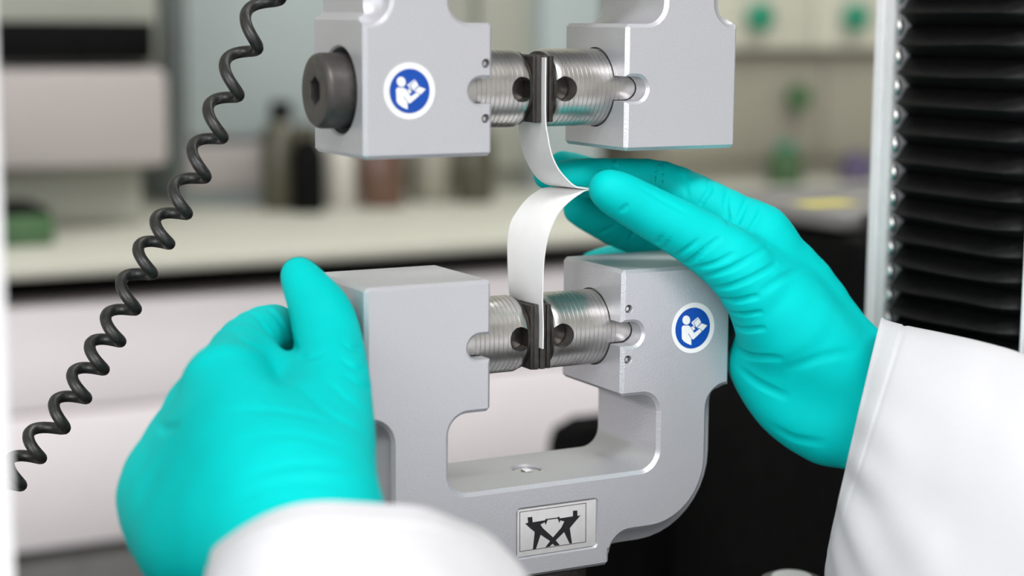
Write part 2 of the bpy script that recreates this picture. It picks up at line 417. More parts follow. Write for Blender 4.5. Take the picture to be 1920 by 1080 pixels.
# right column: aluminium rails and black bellows
PY = .065
PX = aty(1650, 300, PY)[0]
zc = [atx(1690, yy, PX+.004)[2] for yy in (48, 106, 163, 218, 272, 326, 375, 424, 470, 516)]
yfar = atx(1670, 300, PX+.010)[1]; ynear = atx(1913, 560, PX+.009)[1]
col = thing('machine_column', 'right column of the testing machine with black bellows between aluminium rails', 'column', (PX+.04, (yfar+ynear)/2, MZ), )
CT = .62
yl = atx(1633, 300, PX+.010)[1]
def rail(yA, yB, parent):
    """grooved aluminium extrusion, yA far, yB near"""
    w = yA-yB
    prof = [(yA, .06), (yB, .06), (yB, .009), (yB+w*.36, .009), (yB+w*.38, .0125), (yB+w*.62, .0125), (yB+w*.64, .0095), (yB+w*.80, .0095), (yB+w*.81, .0108), (yB+w*.84, .0108), (yB+w*.85, .0095), (yA, .0095)]
    bm = bmesh.new()
    a = [bm.verts.new((PX+x, y, MZ)) for y, x in prof]; b = [bm.verts.new((PX+x, y, CT)) for y, x in prof]
    n = len(prof)
    for i in range(n): bm.faces.new((a[i], a[(i+1) % n], b[(i+1) % n], b[i]))
    bm.faces.new(a); bm.faces.new(b)
    bmesh.ops.bevel(bm, geom=[e for e in bm.edges if abs(e.verts[0].co.z-e.verts[1].co.z) > .1], offset=.0005, segments=2, affect='EDGES')
    o = link_mesh('rail', from_bm('rail', bm), MT['alu'], parent, True); auto_smooth(o, 30); return o
rail(yl, yfar, col); rail(ynear, ynear-(yl-yfar), col)
add_box('column_back', MT['black'], col, PX+.03, PX+.058, ynear+.0005, yfar-.0005, MZ, CT, .001)
gaps = [a-b for a, b in zip(zc[:-1], zc[1:])]
zz = list(zc)
while zz[0] < CT-.02: zz.insert(0, zz[0]+gaps[0])
while zz[-1] > MZ+.02: zz.append(zz[-1]-gaps[-1])
yf_, yn_ = yfar-.0008, ynear+.0008
rng = random.Random(4)
for i in range(len(zz)-1):
    za, zb_ = zz[i], zz[i+1]; h = za-zb_
    # pleat: valleys at za and zb_, soft ridge between, mitred ends
    NP, NL = 13, 14
    V = []; Fc = []
    sag = rng.uniform(-.0006, .0006)
    for j in range(NL+1):
        s = j/NL
        e = min(s, 1-s)*abs(yf_-yn_)
        m = min(1., e/.012)
        ys = yn_+(yf_-yn_)*s
        for q in range(NP):
            u = q/(NP-1)
            ridge = (1-abs(2*u-1.12)/1.12) if u < .56 else (1-(u-.56)/.44)
            ridge = max(0, ridge)**.8
            xx = PX+.019-.0175*ridge*(.35+.65*m**.6)
            z = za-h*u+sag*math.sin(s*6+i)*ridge
            V.append((xx, ys, z))
        for q in range(NP): V.append((PX+.0225, ys, za-h*q/(NP-1)))
    NR = 2*NP
    for j in range(NL):
        for q in range(NP-1):
            a = j*NR+q; Fc.append((a, a+1, a+NR+1, a+NR))
            a = j*NR+NP+q; Fc.append((a+1, a, a+NR, a+NR+1))
        a = j*NR; Fc.append((a, a+NR, a+NR+NP, a+NP)); a = j*NR+NP-1; Fc.append((a+NR, a, a+NP, a+NR+NP))
    for j in (0, NL): Fc.append(tuple(j*NR+q for q in range(NP))+tuple(j*NR+NP+q for q in reversed(range(NP))))
    bm = bmesh.new(); me = pm('bellows_fold', V, Fc); bm.from_mesh(me); bmesh.ops.recalc_face_normals(bm, faces=bm.faces); bm.to_mesh(me); bm.free()
    f_ = link_mesh('bellows_fold', me, MT['bellows'], col); auto_smooth(f_, 60)
for z in zz[1:-1]:
    c = (PX+.0075, yfar-.0058, z+.0)
    lathe_obj('corner_clip', [(-.0046, .0004), (-.0036, .0012), (-.0015, .0019), (.0012, .0019), (.0030, .0013), (.0040, .0004)], c, MT['bright'], col, 'z', 14, ang=70)
# left column
LX, LY = -.25, atx(12, 500, -.25)[1]
colL = thing('machine_column', 'left column of the testing machine, pale aluminium post at the photo edge', 'column', (LX-.03, LY+.04, MZ))
add_box('column_profile', MT['alu'], colL, LX-.055, LX, LY, LY+.075, MZ, CT, .002)
add_box('column_rail', MT['mgrey'], colL, LX-.040, LX-.014, LY-.004, LY-.0002, MZ, CT, .0008)

# ------------------------------------------------------------------ tensile grips
D = .0503; JY = .025
def grip(flip):
    if flip:
        zo = -.0545; tf = lambda x, y, z: (-x, y, zo-z); ztop = -.0527
        root = thing('tensile_grip', 'upper silver tensile grip with knurled clamp screw and round sticker on its left block', 'grip', (0, JY, .1205), 'pair of tensile grips')
    else:
        tf = lambda x, y, z: (x, y, z); ztop = -.0510
        root = thing('tensile_grip', 'lower silver tensile grip shaped like a U with emblem nameplate, between both gloves', 'grip', (0, JY, -.176), 'pair of tensile grips')
    JZ = -.078
    half = [(.0306, ztop, 0), (.0854, ztop, 0), (.0854, -.1066, 0), (.0815, -.1066, 0), (.0815, -.1699, .0355), (.0262, -.1699, 0), (.0262, -.1760, 0)]
    inner = [(.0306, -.1043, 0), (.0492, -.1043, .0085), (.0492, -.1370, .0085)]
    pts = half + [(-x, z, r) for x, z, r in reversed(half)] + [(-x, z, r) for x, z, r in inner] + [(x, z, r) for x, z, r in reversed(inner)]
    poly = fillet(pts, 10)
    bm = prism_bm(poly, 0, D, tf)
    fe = [e for e in bm.edges if (abs(e.verts[0].co.y-e.verts[1].co.y) < 1e-6)]
    ye = [e for e in bm.edges if abs(e.verts[0].co.y-e.verts[1].co.y) > 1e-4 and len(e.link_faces) == 2 and e.calc_face_angle(0) > .5]
    bmesh.ops.bevel(bm, geom=fe+ye, offset=.0015, segments=1, profile=.5, affect='EDGES', clamp_overlap=True)
    bmesh.ops.triangulate(bm, faces=[f for f in bm.faces if len(f.verts) > 4])
    o = link_mesh('grip_body', from_bm('grip_body', bm), MT['paint'], None)
    # cove milled with a ball cutter along the outer front edge of both arms
    RC = .0098; cov = []
    for s in (-1, 1):
        path = [(.0838, -.1134)]+[(.0838, z) for z in np.linspace(-.1150, -.1344, 5)]
        path += [(.0460+.0378*math.cos(a), -.1344-.0378*math.sin(a)) for a in np.linspace(0, math.pi/2, 26)[1:]]+[(.0410, -.1722), (.0361, -.1722)]
        pn = [np.array(p) for p in path]
        tg = np.gradient(np.array(pn), axis=0); nrm = np.stack([-tg[:, 1], tg[:, 0]], 1); nrm /= np.linalg.norm(nrm, axis=1, keepdims=True)
        lev = [(-.0015, .0127)]+[(RC*math.sin(a), RC*math.cos(a)) for a in np.linspace(math.asin(.0013/RC), 1.50, 13)]
        V = []
        ed = tg/np.linalg.norm(tg, axis=1, keepdims=True)
        for y, w in lev:
            ct = [p+q*w for p, q in zip(pn, nrm)]
            ct += [pn[-1]+w*(nrm[-1]*math.cos(a)+ed[-1]*math.sin(a)) for a in np.linspace(0, math.pi, 19)[1:-1]]
            ct += [p-q*w for p, q in zip(pn[::-1], nrm[::-1])]
            ct += [pn[0]+w*(-nrm[0]*math.cos(a)-ed[0]*math.sin(a)) for a in np.linspace(0, math.pi, 19)[1:-1]]
            V += [tf(c[0]*s, y, c[1]) for c in ct]
        n = len(ct)
        Fc = [(i*n+k, i*n+(k+1) % n, (i+1)*n+(k+1) % n, (i+1)*n+k) for i in range(len(lev)-1) for k in range(n)]
        Fc += [tuple(range(n)), tuple((len(lev)-1)*n+k for k in range(n))]
        cov.append(pm('c', V, Fc))
    boolean(o, cov)
    cuts = []
    def TF(me):
        for v in me.vertices: v.co = Vector(tf(*v.co))
        return me
    for s in (-1, 1):
        # bore for the jaw, slot through the front
        cuts.append(TF(lathe('c', [(.025*s, .01655), (.0655*s, .01655)], (0, JY, JZ), 'x', 64)))
        ex = .0408; r = .0051
        ring = [(.02, JZ-r), (ex-r, JZ-r)]+[(ex-r+r*math.cos(a), JZ+r*math.sin(a)) for a in np.linspace(-math.pi/2, math.pi/2, 15)[1:-1]]+[(ex-r, JZ+r), (.02, JZ+r)]
        cc = np.array([ex-r, JZ])
        lv = [(-.001, 1.42), (.0012, 1.0), (.0257, 1.0)]
        V = []; n = len(ring)
        for y, k in lv:
            for x, z in ring:
                q = np.array([x, z])
                dq = q-np.array([min(x, cc[0]), JZ]); qq = np.array([min(x, cc[0]), JZ])+dq*k
                V.append((qq[0]*s, y, qq[1]))
        Fc = [(i*n+k, i*n+(k+1) % n, (i+1)*n+(k+1) % n, (i+1)*n+k) for i in range(len(lv)-1) for k in range(n)]
        Fc += [tuple(range(n)), tuple((len(lv)-1)*n+k for k in range(n))]
        cuts.append(TF(pm('c', V, Fc)))
    for dz in (.0107, -.0107): cuts.append(TF(lathe('c', [(-.001, .0027), (.0002, .00175), (.006, .00175)], (.0337, 0, JZ+dz), 'y', 20)))
    # counterbore for the clamp screw on the sticker side
    cuts.append(TF(lathe('c', [(.0700, .0168), (.0846, .0168), (.0868, .0190)], (0, JY-.001, JZ), 'x', 64)))
    if not flip:
        # pocket for the nameplate, countersink in the floor of the yoke
        pc = (.0008, -.1568); hw, hh = .0190, .0103
        V = []; lv = [(-.001, .0013), (.0010, 0), (.00125, 0)]
        base_ = fillet([(pc[0]-hw, pc[1]-hh, .0022), (pc[0]+hw, pc[1]-hh, .0022), (pc[0]+hw, pc[1]+hh, .0022), (pc[0]-hw, pc[1]+hh, .0022)], 5); n = len(base_)
        for y, g in lv:
            for x, z in base_: V.append((pc[0]+(x-pc[0])*(1+g/hw), y, pc[1]+(z-pc[1])*(1+g/hh)))
        Fc = [(i*n+k, i*n+(k+1) % n, (i+1)*n+(k+1) % n, (i+1)*n+k) for i in range(2) for k in range(n)]+[tuple(range(n)), tuple(2*n+k for k in range(n))]
        cuts.append(pm('c', V, Fc))
        sp = atz(987, 878, -.137)
        cuts.append(lathe('c', [(.001, .0080), (-.0008, .0062), (-.003, .0062)], (sp[0], sp[1], -.137), 'z', 40))
    boolean(o, cuts)
    me = o.data
    for p_ in me.polygons: p_.use_smooth = True
    off = org(root); me.transform(Matrix.Translation(-off)); o.parent = root
    auto_smooth(o, 28)
    # ---- jaws (turned steel, grooved) with pads
    def P(name, me, m, par=root, sm=True, ang=30):
        for v in me.vertices: v.co = Vector(tf(*v.co))
        bm = bmesh.new(); bm.from_mesh(me); bmesh.ops.recalc_face_normals(bm, faces=bm.faces); bm.to_mesh(me); bm.free()
        q = link_mesh(name, me, m, par, sm); auto_smooth(q, ang); return q
    xc = -.0022 if not flip else .0022
    for s in (-1, 1):
        xs = xc+s*.0062; xe = s*.0640
        prof = [(xs, .0150), (xs+s*.0005, .0156)]
        x = xs+s*.0016
        while abs(x) < .0325:
            prof += [(x, .0160), (x+s*.00165, .0160), (x+s*.00178, .01572), (x+s*.00200, .01572)]; x += s*.00212
        prof += [(x, .0160), (xe, .0160)]
        me = lathe('jaw', prof, (0, JY, JZ), 'x', 72)
        tmp = bpy.data.objects.new('t', me); COL.objects.link(tmp)
        bmx = bmesh.new(); bmx.from_mesh(me); bmesh.ops.recalc_face_normals(bmx, faces=bmx.faces); bmx.to_mesh(me); bmx.free()
        hx = xc+s*.0099
        boolean(tmp, [lathe('c', [(-.002, .0051), (.052, .0051)], (hx, 0, JZ), 'y', 40)])
        me = tmp.data; bpy.data.objects.remove(tmp)
        jw = P('jaw', me, MT['steel'], ang=22)
        P('jaw_pin', lathe('n', [(.0155, .0040), (.0160, .0050), (.040, .0050)], (hx, 0, JZ), 'y', 32), MT['holder'])
        P('jaw_pad_holder', lathe('h', [(xc+s*.0048, .0146), (xc+s*.0050, .0150), (xc+s*.0061, .0150), (xc+s*.00619, .0147)], (0, JY, JZ), 'x', 48), MT['holder'])
        P('jaw_pad_backing', from_bm('b', box_bm(min(xc+s*.0028, xc+s*.00479), max(xc+s*.0028, xc+s*.00479), JY-.0146, JY+.0146, JZ-.0133, JZ+.0133, .0004)), MT['holder'])
        pb = bmesh.new()
        box_bm(min(xc+s*.00035, xc+s*.00279), max(xc+s*.00035, xc+s*.00279), JY-.0138, JY+.0138, JZ-.0136, JZ+.0136, .0003, bm=pb)
        P('jaw_pad', from_bm('p', pb), MT['rubber'])
    for dz in (.0107, -.0107):
        P('locating_pin', lathe('n', [(.0012, .0007), (.0016, .00115), (.0059, .00120)], (.0337, 0, JZ+dz), 'y', 16), MT['bright'])
    # ---- clamp screw with knurl and hex socket
    n = 120; V = []; Fc = []
    prof = [(.0735, .0140), (.0858, .0145), (.0938, .0145), (.0948, .0141), (.0957, .0130)]
    hs = []
    xs_ = list(np.linspace(.074, .0937, 40))
    rows = [(x, .01445, True) for x in xs_]+[(.0944, .0143, False), (.0952, .0138, False), (.0957, .0128, False)]
    for i, (x, r, kn) in enumerate(rows):
        for k in range(n):
            a = 2*math.pi*k/n
            rr = r
            if kn: rr += .00022*math.sin(60*a+i*1.05)
            V.append((x, JY-.001+rr*math.cos(a), JZ+rr*math.sin(a)))
    for i in range(len(rows)-1):
        for k in range(n): Fc.append((i*n+k, i*n+(k+1) % n, (i+1)*n+(k+1) % n, (i+1)*n+k))
    # end face with hexagonal socket
    def hexr(a, R): a = (a+math.pi/6) % (math.pi/3)-math.pi/6; return R*math.cos(math.pi/6)/math.cos(a)
    b0 = (len(rows)-1)*n
    for j, (x, R) in enumerate(((.0957, .0062), (.0953, .0056), (.0895, .0056))):
        for k in range(n):
            a = 2*math.pi*k/n; rr = hexr(a, R)
            V.append((x, JY-.001+rr*math.cos(a), JZ+rr*math.sin(a)))
        for k in range(n): Fc.append((b0+k, b0+(k+1) % n, b0+n+(k+1) % n, b0+n+k))
        b0 += n
    Fc.append(tuple(b0+k for k in range(n))); Fc.append(tuple(reversed(range(n))))
    P('clamp_screw', pm('clamp_screw', V, Fc), MT['knurl'], ang=40)
    # ---- sticker
    SX, SZ = .0660, -.0777
    def S(polys, name, m, par, lvl): 
        return flat_poly(name, [[(x, z) for x, z in pl] for pl in polys], m, par, lambda x, y, z: (x, y, z), -lvl)
    if flip: sx, sz = -.0666, .0240
    else: sx, sz = .0659, -.0776
    st = S([circ(sx, sz, .01085, 56)], 'sticker', MT['white_foil'], root, .00003); st['label'] = 'round white sticker with blue pictogram'
    rb = .0084 if flip else .00875
    S([circ(sx-.0003*(not flip), sz, rb, 56)], 'sticker_disc', MT['blue_foil'], st, .0002)
    cz = aty(1240+475/8.31, 550+530/8.31, 0)
    def pic(pl):
        out = []
        for x, y in pl:
            w = aty(1240+x/8.31, 550+y/8.31, 0)-cz
            out.append((sx+w[0]*rb/.00875, sz+w[2]*rb/.00875))
        return out
    hc = [(362+60*math.cos(a), 407+72*math.sin(a)) for a in np.linspace(0, 2*math.pi, 25)[:-1]]
    polys = [hc,
             [(290, 520), (310, 493), (395, 490), (425, 510), (485, 608), (565, 545), (592, 555), (600, 585), (475, 705), (455, 705), (394, 612), (386, 618), (437, 693), (440, 795), (380, 775), (320, 735), (293, 695)],
             [(440, 520), (465, 500), (500, 545), (470, 568)],
             [(440, 447), (543, 360), (548, 371), (470, 445), (500, 512), (492, 516)],
             [(482, 447), (557, 376), (592, 440), (522, 522)],
             [(532, 530), (600, 457), (688, 488), (615, 573), (597, 553), (566, 536)]]
    pg = S([pic(p_) for p_ in polys], 'sticker_pictogram', MT['white_foil'], st, .00035)
    if not flip:
        npz = add_box('nameplate', MT['plate'], root, pc[0]-hw+.0003, pc[0]+hw-.0003, .0006, .00119, pc[1]-hh+.0003, pc[1]+hh-.0003, .0001)
        npz['label'] = 'pale nameplate with black emblem'
        def em(pl): return [tuple(aty(950+x/7.716, 920+y/7.716, 0)[[0, 2]]) for x, y in pl]
        Lm = [(278, 478), (320, 468), (312, 390), (378, 384), (384, 462), (565, 432), (578, 408), (606, 416), (590, 450), (575, 498), (560, 458), (495, 492), (530, 545), (690, 690), (775, 790), (705, 800), (620, 720), (500, 640), (430, 850), (388, 852), (415, 600), (330, 530)]
        Rm = [(1075, 360), (1032, 372), (1030, 290), (970, 294), (968, 375), (780, 405), (765, 378), (738, 395), (755, 420), (768, 470), (785, 432), (845, 448), (800, 540), (680, 680), (570, 822), (632, 810), (720, 720), (840, 600), (920, 768), (952, 765), (920, 545), (940, 520)]
        rope = [(600, 412), (745, 392), (745, 404), (600, 424)]
        flat_poly('emblem', [em(Lm), em(Rm), em(rope)], MT['ink'], npz, lambda x, y, z: (x, y, z), .00055)
        o4 = [(198, 315), (1157, 183), (1152, 745), (198, 885)]
        fr = []
        for (a, b) in zip(o4, o4[1:]+o4[:1]):
            a = np.array(a, float); b = np.array(b, float); d = (b-a)/np.linalg.norm(b-a); nn = np.array([-d[1], d[0]])*4.5
            fr.append(em([tuple(a-nn-d*4), tuple(b-nn+d*4), tuple(b+nn+d*4), tuple(a+nn-d*4)]))
        flat_poly('nameplate_border', fr, MT['ink_grey'], npz, lambda x, y, z: (x, y, z), .00055, .00005)
        s_ = lathe_obj('countersunk_screw', [(-.0030, .0030), (-.0028, .0060), (-.0016, .0060), (-.0012, .0056)], (sp[0], sp[1], -.137), MT['bright'], root, 'z', 36)
        add_box('screw_drive', MT['alu'], s_, sp[0]-.0016, sp[0]+.0016, sp[1]-.0022, sp[1]+.0022, -.1382, -.1374, .0003)
    else:
        pass
    return root
lower = grip(False); upper = grip(True)
# adapter below the lower grip and above the upper one
t = thing('grip_adapter', 'black steel adapter post carrying the lower grip on the machine base', 'adapter', (0, JY, MZ))
lathe_obj('adapter_post', [(0, .032), (.010, .032), (.012, .022), (.040, .022), (.041, .0255), (.0538, .0255)], (0, JY, MZ), MT['holder'], t, 'z', 48)
lathe_obj('lock_nut', [(.014, .0225), (.015, .030), (.026, .030), (.027, .0225)], (0, JY, MZ), MT['steel'], t, 'z', 8)
t = thing('grip_adapter', 'black steel adapter post carrying the upper grip from the crosshead', 'adapter', (0, JY, .122))
lathe_obj('adapter_post', [(0, .0255), (.012, .0255), (.013, .022), (.16, .022)], (0, JY, .1217), MT['holder'], t, 'z', 48)
ch = thing('crosshead', 'dark grey crosshead of the testing machine above the upper grip', 'crosshead', (0, .03, .28))
add_box('crosshead_beam', MT['dgrey'], ch, -.24, PX-.004, -.02, .10, .2818, .36, .006)
add_box('crosshead_cover', MT['alu'], ch, -.20, PX-.02, -.024, -.0201, .295, .345, .002)

# ------------------------------------------------------------------ peel specimen
uf = [(1018, 108), (1021, 170), (1024, 225), (1027, 254), (1034, 288), (1046, 315), (1062, 335), (1080, 350), (1103, 354), (1150, 360)]
ub = [(973, 110), (973, 170), (973, 232), (975, 258), (981, 285), (993, 312), (1006, 331), (1021, 343), (1040, 348), (1088, 351)]
lf = [(1010, 655), (1013, 610), (1016, 560), (1019, 504), (1022, 472), (1028, 442), (1038, 416), (1050, 395), (1068, 377), (1086, 364), (1105, 356), (1150, 361)]
lb = [(958, 655), (957, 600), (955, 545), (953, 510), (952, 472), (953, 445), (958, 418), (969, 398), (985, 377), (1003, 362), (1026, 352), (1088, 352)]
yf1, yb1 = .0085, .0325
def ribbon(fp, bp, zcl):
    n = 70
    A = []; B = []
    for p_ in fp:
        q = aty(*p_, yf1); A.append(q)
    for p_ in bp: B.append(aty(*p_, yb1))
    # inside the jaws both edges lie in the clamping plane
    for k in (0, 1):
        A[k][0] = -.0022; B[k][0] = -.0022; B[k][2] = A[k][2]
    A[2][0] = .5*A[2][0]-.0011
    return catmull(A, n), catmull(B, n)
sa = bmesh.new()
def strip_obj(sp_list):
    bm = bmesh.new(); T = .0005
    for fp, bp, sgn in sp_list:
        A, B = ribbon(fp, bp, 0)
        n = len(A); K = 7
        G = np.array([[A[i]+(B[i]-A[i])*k/K for k in range(K+1)] for i in range(n)])
        du = np.gradient(G, axis=0); dv = np.gradient(G, axis=1); N = np.cross(du, dv); N /= np.linalg.norm(N, axis=2, keepdims=True)+1e-12
        top = [[bm.verts.new(tuple(G[i, k]+N[i, k]*T/2)) for k in range(K+1)] for i in range(n)]
        bot = [[bm.verts.new(tuple(G[i, k]-N[i, k]*T/2)) for k in range(K+1)] for i in range(n)]
        for i in range(n-1):
            for k in range(K):
                bm.faces.new((top[i][k], top[i][k+1], top[i+1][k+1], top[i+1][k])); bm.faces.new((bot[i][k], bot[i+1][k], bot[i+1][k+1], bot[i][k+1]))
            for k in (0, K): bm.faces.new((top[i][k], top[i+1][k], bot[i+1][k], bot[i][k]))
        for i in (0, n-1):
            for k in range(K): bm.faces.new((top[i][k], top[i][k+1], bot[i][k+1], bot[i][k]))
    return bm
t = thing('test_strip', 'white flexible peel test strip bent between the jaws and pinched by the right glove', 'test strip', (-.0022, JY, -.09))
for fp, bp, lbl in ((uf, ub, 'upper white peel arm'), (lf, lb, 'lower white peel arm')):
    o = link_mesh('strip_arm', from_bm('strip_arm', strip_obj([(fp, bp, 1)])), MT['strip'], t); auto_smooth(o, 50)

# ------------------------------------------------------------------ coiled cable
Lx = [(585, -250), (540, -158), (495, -64), (449, 31), (410, 122), (379, 205), (349, 280), (314, 353), (280, 415), (248, 467), (216, 531), (187, 597), (157, 650), (124, 704), (90, 758), (42, 817), (5, 868), (-35, 920), (-75, 970)]
C = np.array([(x+31.4, y+8.3) for x, y in Lx], float)
nt_ = len(C)-1; pts = []
ax = catmull(C, nt_*40+1)
for i, c in enumerate(ax):
    psi = 3.37+2*math.pi*i/40
    px = c[0]+21*math.cos(psi); py = c[1]+10.2*math.cos(psi)-7.3*math.sin(psi)
    pts.append(atd(px, py, .752+.0052*math.sin(psi)))
o = link_mesh('coiled_cable', tube('coiled_cable', pts, .00245, 12), MT['cable'], None, True, base=tuple(pts[len(pts)//2]))
tag(o, 'black coiled spiral cable hanging diagonally at the left of the grips', 'cable')

# ------------------------------------------------------------------ gloved hands: one implicit surface each, meshed by surface nets
def surface_nets(vol, o, h):
    s = vol < 0
    nx, ny, nz = vol.shape
    cnt = np.zeros((nx-1, ny-1, nz-1), np.int8)
    for i in (0, 1):
        for j in (0, 1):
            for k in (0, 1): cnt += s[i:nx-1+i, j:ny-1+j, k:nz-1+k]
    mk = (cnt > 0) & (cnt < 8); cells = np.argwhere(mk); idx = -np.ones(mk.shape, np.int64); idx[mk] = np.arange(len(cells))
    acc = np.zeros((len(cells), 3)); n = np.zeros(len(cells))
    cs = [(i, j, k) for i in (0, 1) for j in (0, 1) for k in (0, 1)]
    for a in cs:
        for axx in range(3):
            if a[axx]: continue
            b = list(a); b[axx] = 1
            va = vol[cells[:, 0]+a[0], cells[:, 1]+a[1], cells[:, 2]+a[2]]; vb = vol[cells[:, 0]+b[0], cells[:, 1]+b[1], cells[:, 2]+b[2]]
            x = (va < 0) != (vb < 0); t_ = np.where(x, va/np.where(x, va-vb, 1), 0)
            p = np.tile(np.array(a, float), (len(cells), 1)); p[:, axx] += t_
            acc[x] += p[x]; n[x] += 1
    V = o+h*(cells+acc/n[:, None]); Q = []
    for axx in range(3):
        u, w = [(1, 2), (2, 0), (0, 1)][axx]
        A = [slice(None)]*3; B = [slice(None)]*3; A[axx] = slice(0, -1); B[axx] = slice(1, None)
        ch_ = s[tuple(A)] != s[tuple(B)]; e = np.argwhere(ch_); ins = s[tuple(A)][ch_]
        ok = (e[:, u] > 0) & (e[:, w] > 0) & (e[:, u] < vol.shape[u]-1) & (e[:, w] < vol.shape[w]-1); e = e[ok]; ins = ins[ok]
        def cell(du, dw):
            q = e.copy(); q[:, u] += du; q[:, w] += dw; return idx[q[:, 0], q[:, 1], q[:, 2]]
        q = np.stack([cell(-1, -1), cell(0, -1), cell(0, 0), cell(-1, 0)], 1); q[~ins] = q[~ins][:, ::-1]; Q.append(q)
    return V, np.vstack(Q)
def smin(a, b, k):
    h = np.maximum(k-np.abs(a-b), 0)/k
    return np.minimum(a, b)-h*h*k*.25
def seg(P, a, b, r1, r2):
    ba = b-a; pa = P-a; h = np.clip((pa@ba)/(ba@ba), 0, 1)
    return np.linalg.norm(pa-h[:, None]*ba, axis=1)-(r1+(r2-r1)*h)
def chain_sdf(P, ch_, k):
    if len(ch_) > 2:
        q = catmull([np.append(p, r) for p, r in ch_], 3*(len(ch_)-1)+1); ch_ = [(v[:3], v[3]) for v in q]; k = k*.35
    d = None
    for (a, r1), (b, r2) in zip(ch_[:-1], ch_[1:]):
        s_ = seg(P, a, b, r1, r2); d = s_ if d is None else smin(d, s_, k)
    return d
def node(px, py, y, rpx):
    p = aty(px, py, y); return (p, rpx*((p-CAM)@FW)/FPX)
def noded(px, py, dep, rpx): return (atd(px, py, dep), rpx*dep/FPX)
def hand_mesh(name, palm, fingers, thumb, creases, h, kf=.0022, kp=.009, kpalm=.014, kt=.012, clipf=None):
    def base(P):
        d = None
        for c in palm:
            s_ = chain_sdf(P, c, .008); d = s_ if d is None else smin(d, s_, kpalm)
        f = None
        for c in fingers:
            s_ = chain_sdf(P, c, .004); f = s_ if f is None else smin(f, s_, kf)
        d = smin(d, f, kp)
        return smin(d, chain_sdf(P, thumb, .006), kt) if kt < .02 else d
    lo = np.min([p-r for c in palm+fingers+[thumb] for p, r in c], axis=0)-3*h; hi = np.max([p+r for c in palm+fingers+[thumb] for p, r in c], axis=0)+3*h
    B = 4
    n = (np.ceil((hi-lo)/h/B).astype(int)+1)*B
    nc = n//B
    gc = np.stack(np.meshgrid(*[lo[i]+h*(B*np.arange(nc[i])+(B-1)/2) for i in range(3)], indexing='ij'), -1).reshape(-1, 3)
    dc = base(gc).reshape(nc)
    vol = np.repeat(np.repeat(np.repeat(dc, B, 0), B, 1), B, 2)
    near = np.argwhere(np.abs(vol) < 3.2*h)
    g = lo+h*near
    vol[tuple(near.T)] = np.concatenate([base(g[i:i+300000]) for i in range(0, len(g), 300000)])
    V, Q = surface_nets(vol, lo, h)
    segs = []; pix = []; own = []
    for ci, (pl, A, w) in enumerate(creases):
        m = max(4, int(sum(math.dist(a, b) for a, b in zip(pl[:-1], pl[1:]))/5))
        q = catmull([np.array(p, float) for p in pl], m) if len(pl) > 2 else np.linspace(pl[0], pl[1], m)
        pix += list(q); own += [ci]*m
    own = np.array(own)
    dirs = np.array([ray(*p) for p in pix]); t_ = np.full(len(pix), .45)
    for _ in range(70): t_ += np.clip(base(CAM+dirs*t_[:, None]), -.01, .05)*.8
    hit = CAM+dirs*t_[:, None]; okh = np.abs(base(hit)) < .0015
    for ci, (pl, A, w) in enumerate(creases):
        q = hit[(own == ci) & okh]
        for i, (a, b) in enumerate(zip(q[:-1], q[1:])):
            if np.linalg.norm(b-a) > .012: continue
            s0 = i/max(1, len(q)-1); e = math.sin(math.pi*(.04+.92*s0))**.8
            segs.append((a, b, A*e*1.9, w*1.05))
    def full(P):
        d = base(P); g_ = np.zeros(len(P))
        for a, b, A, w in segs:
            m = np.linalg.norm(P-(a+b)/2, axis=1) < (np.linalg.norm(b-a)/2+3.2*w)
            if m.any():
                x = seg(P[m], a, b, 0, 0)
                g_[m] = np.maximum(g_[m], A*np.exp(-(x/w)**2)-.35*A*np.exp(-((x-2.*w)/w)**2))
        return d+g_
    for _ in range(3):
        d = full(V); e = 2e-4
        G = np.stack([(full(V+np.eye(3)[i]*e)-d)/e for i in range(3)], 1)
        G /= np.maximum(np.linalg.norm(G, axis=1, keepdims=True), .3)
        V = V-G*np.clip(d, -h, h)[:, None]*.9
    return pm(name, V, Q)

# ---- right hand
Rthumb = [node(1140, 355, .000, 36), node(1172, 372, -.001, 42), node(1235, 407, -.004, 47), node(1310, 448, -.008, 53), node(1390, 508, -.015, 62), node(1470, 612, -.016, 76)]
Rindex = [node(1024, 331, .042, 23), node(1080, 333, .041, 34), node(1155, 337, .038, 39), node(1240, 345, .030, 42), node(1330, 388, .016, 47), node(1425, 440, .004, 52)]
Rmid = [node(1056, 312, .062, 29), node(1110, 330, .062, 33), node(1180, 345, .058, 36), node(1260, 362, .052, 38), node(1350, 410, .040, 42), node(1445, 470, .030, 48)]
Rring = [node(1086, 392, .068, 30), node(1130, 414, .068, 33), node(1190, 440, .068, 35), node(1270, 452, .066, 37), node(1360, 462, .060, 40), node(1450, 510, .054, 46)]
Rpink = [node(1112, 497, .084, 26), node(1160, 488, .086, 29), node(1230, 480, .086, 31), node(1340, 500, .082, 35), node(1455, 560, .074, 44)]
Rpalm = [
    [node(1424, 446, .004, 50), node(1500, 540, .000, 64), node(1590, 650, -.012, 58), node(1720, 760, -.040, 60)],
    [node(1385, 470, -.006, 40), node(1450, 545, -.012, 62), node(1530, 650, -.020, 78), node(1600, 720, -.026, 80)],
    [node(1440, 480, .030, 46), node(1530, 600, .020, 56), node(1600, 700, .000, 66)],
    [node(1450, 515, .052, 44), node(1530, 640, .040, 54), node(1600, 740, .010, 66)],
    [node(1455, 560, .072, 42), node(1520, 690, .056, 50), node(1585, 760, .015, 62)],
    [node(1465, 615, -.014, 74), node(1525, 725, -.010, 76), node(1585, 765, -.018, 80), node(1720, 860, -.045, 88)],
    [node(1420, 684, .000, 55), node(1474, 758, -.010, 58), node(1545, 806, -.020, 62)],
]
